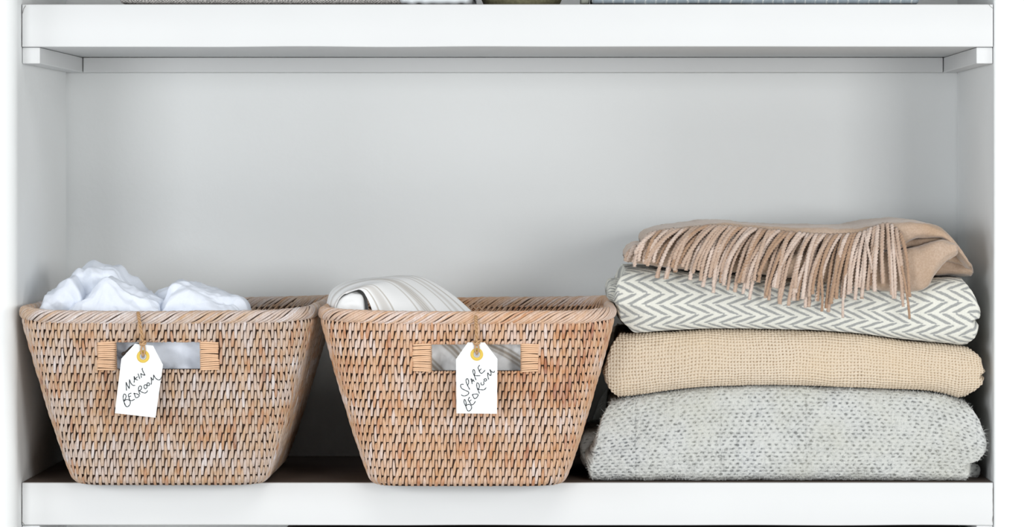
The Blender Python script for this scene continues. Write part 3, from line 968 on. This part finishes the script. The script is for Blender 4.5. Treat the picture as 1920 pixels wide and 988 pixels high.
fold_body('fold', M['stripe'], s_root, curve([(690, 600), (710, 580), (740, 560), (780, 558), (820, 570), (850, 590), (875, 604)]), cst(640), 703, 872, 0.04, 0.14, r=0.03, e=0.9, re=5, du=3, dv=3, disp=crumple(94, 0.002, 80), pattern=white, seed=3)
# the banded sheet drawn over the heap
C0 = catmull([(628, 596), (629, 575), (640, 556), (660, 545), (677, 544), (688, 558), (697, 580), (700, 600)], 10)
C1 = catmull([(613, 592), (613, 566), (624, 542), (655, 526), (705, 520), (760, 516), (800, 522), (850, 553), (893, 592), (900, 604)], 10)
def resamp(C, n):
    L = np.concatenate([[0], np.cumsum(np.linalg.norm(np.diff(C, axis=0), axis=1))])
    t = np.linspace(0, L[-1], n)
    return np.stack([np.interp(t, L, C[:, 0]), np.interp(t, L, C[:, 1])], -1)
nt_, ns_ = 150, 110
A0, A1 = resamp(C0, nt_), resamp(C1, nt_)
tt = np.linspace(0, 1, nt_)[:, None]
ss = np.linspace(0, 1, ns_)[None, :]
dep0 = -0.035 + 0.02 * np.sin(math.pi * tt)
dep = dep0 + (0.095 * np.sin(math.pi * np.clip(tt * 0.9 + 0.05, 0, 1)) + 0.02) * ss ** 1.5
X = A0[:, None, 0] * (1 - ss) + A1[:, None, 0] * ss
Yp = A0[:, None, 1] * (1 - ss) + A1[:, None, 1] * ss
Yp = Yp - 5 * np.sin(math.pi * ss) * np.sin(math.pi * tt) + 2.0 * vnoise(tt * 5 + 0 * ss, ss * 4 + 0 * tt, 95) * np.sin(math.pi * ss)
dep = dep + 0.004 * vnoise(tt * 6 + 0 * ss, ss * 5 + 0 * tt, 96) * np.sin(math.pi * tt)
P = np.stack([wx(X, dep), dep, wz(Yp, dep)], -1)
def band(s_, t_):
    g = lambda c, w: np.exp(-((s_ - c) / w) ** 4)
    hat = 0.5 + 0.5 * np.sin(t_ * 900 + s_ * 240)
    return 1.0 * np.clip(0.55 * g(0.07, 0.008) + 0.30 * g(0.15, 0.05) + 0.5 * g(0.225, 0.008)
                   + 0.45 * g(0.47, 0.008) + (0.22 + 0.3 * hat) * g(0.56, 0.05) + 0.45 * g(0.65, 0.008) + 0.4 * g(0.80, 0.008) + 0.25 * g(0.86, 0.02) + 0.45 * g(0.93, 0.008), 0, 1)
pat = band(ss + 0 * tt, tt + 0 * ss)
o = mk('banded_sheet', P.reshape(-1, 3), grid_faces(nt_, ns_), M['stripe'], s_root, attrs={'pat': pat})
m = o.modifiers.new('thick', 'SOLIDIFY')
m.thickness = 0.0012
m.offset = 1

# ------------------------------------------------------------------ luggage-style tags
def make_tag(label, corners, eye, strokes, org, scale, ydep, rim_pt, knot, seed, dark_end=False):
    y0 = ydep
    c = np.array(corners, dtype=float)
    root = thing('paper_tag', label, 'tag', (wx(eye[0], y0), y0, wz(eye[1], y0)))
    # card with a real hole: ring of eye points stitched to the outline
    n = 48
    th = np.linspace(0, 2 * math.pi, n, endpoint=False)
    hr = 4.2
    inner = np.stack([eye[0] + hr * np.cos(th), eye[1] + hr * np.sin(th)], -1)
    outer = []
    for a in th:
        d = np.array([math.cos(a), math.sin(a)])
        best = 1e9
        for i in range(len(c)):
            p, q = c[i], c[(i + 1) % len(c)]
            e = q - p
            den = d[0] * e[1] - d[1] * e[0]
            if abs(den) < 1e-9:
                continue
            w = p - np.array(eye)
            t = (w[0] * e[1] - w[1] * e[0]) / den
            u = (w[0] * d[1] - w[1] * d[0]) / den
            if t > 0 and -1e-6 <= u <= 1 + 1e-6:
                best = min(best, t)
        outer.append(np.array(eye) + d * best)
    outer = np.array(outer)
    # snap nearest ray points on the corners
    for p in c:
        outer[np.argmin(np.linalg.norm(outer - p, axis=1))] = p
    curl = lambda q: 0.0012 * ((q[:, 1] - eye[1]) / 110) ** 2
    def W(q, off=0.0):
        q = np.asarray(q, dtype=float)
        d = y0 + curl(q) * 0 + off
        return np.stack([(q[:, 0] - VX) / (PPM * sy(y0)), d + 0 * q[:, 0], CZ - (q[:, 1] - VY) / (PPM * sy(y0))], -1)
    tk = 0.0006
    V = np.concatenate([W(inner), W(outer), W(inner, tk), W(outer, tk)])
    F = []
    for i in range(n):
        j = (i + 1) % n
        F += [(i, j, n + j, n + i), (2 * n + i, 3 * n + i, 3 * n + j, 2 * n + j), (n + i, n + j, 3 * n + j, 3 * n + i), (i, 2 * n + i, 2 * n + j, j)]
    mk('card', V, [list(f) for f in F], M['card'], root, smooth=False)
    def ring(name, r0, r1_, yo, th_, mt):
        prof = [(r0, 0), (r0 + (r1_ - r0) * 0.15, -th_), (r0 + (r1_ - r0) * 0.85, -th_), (r1_, 0)]
        V = []
        for a in th:
            for r_, d in prof:
                V.append(((eye[0] + r_ * math.cos(a) - VX) / (PPM * sy(y0)), y0 + yo + d, CZ - (eye[1] + r_ * math.sin(a) - VY) / (PPM * sy(y0))))
        mk(name, V, grid_faces(n, 4, wrap_r=True), mt, root)
    ring('reinforcement_ring', 6.0, 12.0, -0.0001, 0.0005, M['gold'])
    ring('eyelet', 3.4, 6.2, -0.0002, 0.0007, M['metal'])
    # handwriting: thin raised ink ribbons
    Vs, Fs = [], []
    for s_ in strokes:
        pts = catmull([(org[0] + a / scale, org[1] + b / scale) for a, b in s_], 6)
        d = np.gradient(pts, axis=0)
        d /= np.linalg.norm(d, axis=1)[:, None] + 1e-9
        nrm = np.stack([-d[:, 1], d[:, 0]], -1) * (0.72 + 0.12 * np.sin(np.arange(len(pts))))[:, None]
        L_, R_ = W(pts + nrm, -0.00035), W(pts - nrm, -0.00035)
        L2, R2 = W(pts + nrm, 0.0001), W(pts - nrm, 0.0001)
        V = np.stack([L2, L_, R_, R2], 1).reshape(-1, 3)
        Vs.append((V, grid_faces(len(pts), 4)))
    V, F = merge(Vs)
    mk('handwriting', V, F, M['ink'], root, smooth=False)
    # twine: two plies twisted from the rim down to the knot, then two legs into the eyelet
    def w3(px, py, y):
        return np.array([wx(px, y), y, wz(py, y)])
    path = catmull([w3(rim_pt[0] - 1, rim_pt[1] + 3, y0 + 0.024), w3(rim_pt[0], rim_pt[1], y0 + 0.012), w3(rim_pt[0] + (knot[0] - rim_pt[0]) * .15, rim_pt[1] + 9, y0 + 0.0035),
                    w3((rim_pt[0] + knot[0]) / 2, (rim_pt[1] + knot[1]) / 2, y0 - 0.0002), w3(knot[0], knot[1], y0 - 0.0015)], 16)
    n_ = len(path)
    parts = []
    for k in (0, 1):
        ph = np.linspace(0, 11 * math.pi, n_) + k * math.pi
        off = np.stack([np.cos(ph), np.sin(ph), 0 * ph], -1) * 0.0012
        parts.append(tube_geo(path + off, 0.0012, 6))
    V, F = merge(parts)
    mk('twine', V, F, M['twine'], root)
    legs = []
    for k in (-1, 1):
        q = catmull([w3(knot[0], knot[1], y0 - 0.0015), w3(knot[0] + 3.5 * k, (knot[1] + eye[1]) / 2, y0 - 0.003), w3(eye[0] + 1.2 * k, eye[1] - 3, y0 - 0.002), w3(eye[0], eye[1], y0 + 0.002)], 6)
        legs.append(tube_geo(q, 0.0011, 6))
    a = np.linspace(0, 2 * math.pi, 20)
    for k in (0, 1):
        kn = np.stack([np.cos(a) * (5.5 - k) / PPM, np.sin(a) * 0.0022, np.sin(a + k * 1.5) * (2.6 + k) / PPM], -1) + w3(knot[0], knot[1], y0 - 0.0018)
        legs.append(tube_geo(kn, 0.0012, 6))
    V, F = merge(legs)
    mk('knot', V, F, M['twine'], root)
    if dark_end:
        q = catmull([w3(knot[0] - 4, knot[1] + 1, y0 + 0.0015), w3(248, 649, y0 + 0.003), w3(238, 658, y0 + 0.003), w3(228, 666, y0 + 0.002)], 6)
        r = np.full(len(q), 0.0012)
        r[-4:-1] *= 1.8
        V, F = tube_geo(q, r, 6)
        mk('twine_end', V, F, M['shaded_twine'], root, label='end of the twine, shade put into its dark colour')  # shade on the dangling end is put into its near-black colour
    return root

T1 = [[(190, 575), (184, 480), (180, 400)], [(180, 400), (210, 470), (245, 535)], [(245, 535), (250, 440), (248, 345)], [(248, 345), (280, 420), (320, 465), (370, 468)],
      [(345, 410), (350, 345), (343, 280)], [(343, 280), (380, 340), (425, 358)], [(350, 350), (385, 318), (418, 285)], [(425, 225), (445, 280), (462, 335)],
      [(495, 310), (490, 260), (482, 220)], [(482, 220), (520, 246), (572, 260)], [(572, 260), (540, 200), (516, 150), (512, 118), (525, 120)],
      [(165, 875), (135, 800), (120, 720), (130, 660), (155, 645), (180, 680), (175, 720), (150, 770), (140, 792)],
      [(140, 792), (180, 762), (230, 762), (265, 800), (258, 860), (210, 908), (165, 880), (145, 820)],
      [(290, 625), (245, 640), (225, 680), (245, 696), (282, 682)], [(245, 696), (240, 722), (262, 772), (300, 780), (360, 750)],
      [(345, 620), (360, 670), (380, 725)], [(335, 635), (400, 640), (450, 672), (430, 708), (380, 725)],
      [(465, 655), (445, 590), (435, 540), (450, 490), (485, 480), (500, 520), (480, 560), (450, 575)], [(450, 575), (500, 602), (560, 625), (600, 610), (625, 570)],
      [(585, 450), (560, 460), (550, 500), (570, 535), (605, 520), (610, 480), (585, 450)], [(620, 415), (610, 450), (640, 475), (665, 450), (650, 415), (620, 415)],
      [(695, 450), (705, 380), (690, 300)], [(690, 300), (735, 360)], [(735, 360), (748, 300), (745, 250)], [(745, 250), (790, 320), (850, 355), (895, 330), (915, 280)]]
T2 = [[(140, 400), (100, 400), (85, 430), (110, 480), (180, 515), (235, 545), (220, 590), (160, 615), (112, 606), (100, 590)],
      [(255, 498), (225, 440), (200, 390), (185, 330), (200, 295), (225, 310), (235, 360), (225, 400), (208, 412)],
      [(300, 395), (290, 340), (275, 295)], [(275, 295), (310, 320), (345, 352)], [(290, 360), (325, 310)],
      [(372, 322), (340, 240), (315, 180), (315, 135), (335, 130), (350, 170), (345, 215), (335, 235)], [(335, 235), (380, 240), (450, 240)],
      [(440, 45), (410, 85), (425, 140), (460, 195), (500, 180), (540, 135)], [(430, 150), (470, 110)],
      [(180, 800), (150, 740), (150, 690), (165, 685), (185, 730), (190, 780), (180, 800)], [(180, 800), (220, 775), (265, 780), (290, 820), (275, 870), (235, 895), (205, 870), (180, 800)],
      [(255, 635), (228, 680), (245, 720), (290, 778), (330, 760), (362, 712)], [(250, 715), (285, 685)],
      [(300, 590), (325, 640), (345, 672)], [(300, 590), (360, 580), (410, 590), (390, 640), (345, 672)],
      [(435, 570), (405, 500), (385, 440), (385, 385), (405, 375), (430, 410), (430, 460), (405, 495)], [(405, 495), (460, 500), (520, 500), (560, 460)],
      [(465, 365), (465, 400), (495, 412), (518, 390), (510, 345)], [(515, 310), (530, 340), (560, 335), (565, 310), (545, 295), (515, 310)],
      [(605, 310), (590, 250), (585, 185)], [(585, 185), (620, 225), (645, 240)], [(645, 240), (650, 190), (625, 125)], [(625, 125), (660, 165), (700, 180), (715, 150)]]
make_tag('white paper tag reading MAIN BEDROOM hanging crooked on the left basket', [(253, 644.5), (287, 648), (305.5, 684), (291.5, 783), (215.4, 774.5), (227.5, 672.5)], (268.3, 668.3), T1, (220, 680), 10.98, -0.1015, (259, 586), (268, 643), 1, True)
make_tag('white paper tag reading SPARE BEDROOM hanging straight on the middle basket', [(877, 642), (909, 642), (932.6, 672.5), (931.8, 775.6), (856, 775), (855, 673.5)], (894, 664.4), T2, (855, 680), 9.88, -0.1135, (892, 591), (894, 642), 2)

# ------------------------------------------------------------------ on the upper shelf (only their lowest edges show)
g_up = 'things on the upper shelf'
def woven(u, v):
    return np.clip(0.45 + 0.9 * np.sin(u * 1.1 + 2 * vnoise(u / 9, v / 3, 101)) * np.sin(v * 1.35 + vnoise(u / 25, v / 9, 102) * 2) + 0.4 * vnoise(u / 2, v / 2, 103), 0, 1)
r_ = thing('folded_cloth', 'flecked grey woven cloth on the upper shelf at left', 'cloth', (wx(490), 0.12, ZU1))
fold_body('folded_layer', M['woven_grey'], r_, cst(-16), lambda x: 7.2 + np.interp(x, [220, 260, 740, 760], [-1.5, 0, 0, 0]), 222, 790, 0.012, 0.28, r=0.006, re=8, du=1.5, dv=1.5, pattern=woven, disp=lambda u, v: -0.0008 * woven(u, v))
fold_body('folded_layer', M['woven_grey'], r_, cst(-40), cst(-16.5), 226, 800, 0.016, 0.28, r=0.006, re=8, du=4, dv=3, pattern=woven)
r_ = thing('folded_cloth', 'white ribbed cloth end beside the grey woven cloth on the upper shelf', 'cloth', (wx(815), 0.1, ZU1))
rib = lambda u, v: 0.0012 * np.sin(u / 4.2) * (0.6 + 0.4 * np.sin(u / 17))
fold_body('folded_layer', M['white_knit'], r_, cst(-34), cst(7.3), 745, 884, 0.003, 0.26, r=0.012, re=14, du=1.5, dv=3, disp=rib)
# stoneware bowl
bw = wx(976)
rb = (1052 - 898) / 2 / PPM
prof = [(0.0, 0.0), (rb * 0.86, 0.0), (rb * 0.93, 0.002), (rb * 1.02, 0.012), (rb * 1.2, 0.035), (rb * 1.32, 0.06), (rb * 1.36, 0.075), (rb * 1.31, 0.076), (rb * 1.24, 0.055), (rb * 0.9, 0.02), (0.0, 0.012)]
n = 64
V = [(bw + r * math.cos(2 * math.pi * k / n), 0.085 + r * math.sin(2 * math.pi * k / n), ZU1 + 0.0003 + z) for k in range(n) for r, z in prof]
bo = thing('stoneware_bowl', 'olive speckled stoneware bowl on the upper shelf', 'bowl', (bw, 0.085, ZU1))
mk('bowl_body', V, grid_faces(n, len(prof), wrap_r=True), M['olive'], bo)
def grid_lines(u, v):
    uu = u + 2 * vnoise(u / 20, v / 6, 111)
    return np.clip(np.exp(-(((uu % 20) - 10) / 1.1) ** 2) + 0.25 * vnoise(u / 2, v / 2, 112), 0, 1)
r_ = thing('folded_cloth', 'slate blue wool throw with thin white check lines on the upper shelf', 'cloth', (wx(1415), 0.12, ZU1))
fold_body('folded_layer', M['slate'], r_, cst(-22), lambda x: 7.0 + 0 * x, 1108, 1726, 0.01, 0.28, r=0.008, re=8, du=1.5, dv=2, pattern=grid_lines, wob=0.0006)
fold_body('folded_layer', M['slate'], r_, cst(-48), cst(-22.5), 1112, 1722, 0.014, 0.28, r=0.008, re=8, du=3, dv=3, pattern=grid_lines)
r_ = thing('rolled_cloth', 'small sage grey cloth roll tucked left of the slate blue throw', 'cloth', (wx(1098), 0.08, ZU1))
fold_body('roll', M['sage'], r_, cst(-20), cst(7.2), 1088, 1106.5, 0.02, 0.2, r=0.008, re=5, du=2, dv=3)

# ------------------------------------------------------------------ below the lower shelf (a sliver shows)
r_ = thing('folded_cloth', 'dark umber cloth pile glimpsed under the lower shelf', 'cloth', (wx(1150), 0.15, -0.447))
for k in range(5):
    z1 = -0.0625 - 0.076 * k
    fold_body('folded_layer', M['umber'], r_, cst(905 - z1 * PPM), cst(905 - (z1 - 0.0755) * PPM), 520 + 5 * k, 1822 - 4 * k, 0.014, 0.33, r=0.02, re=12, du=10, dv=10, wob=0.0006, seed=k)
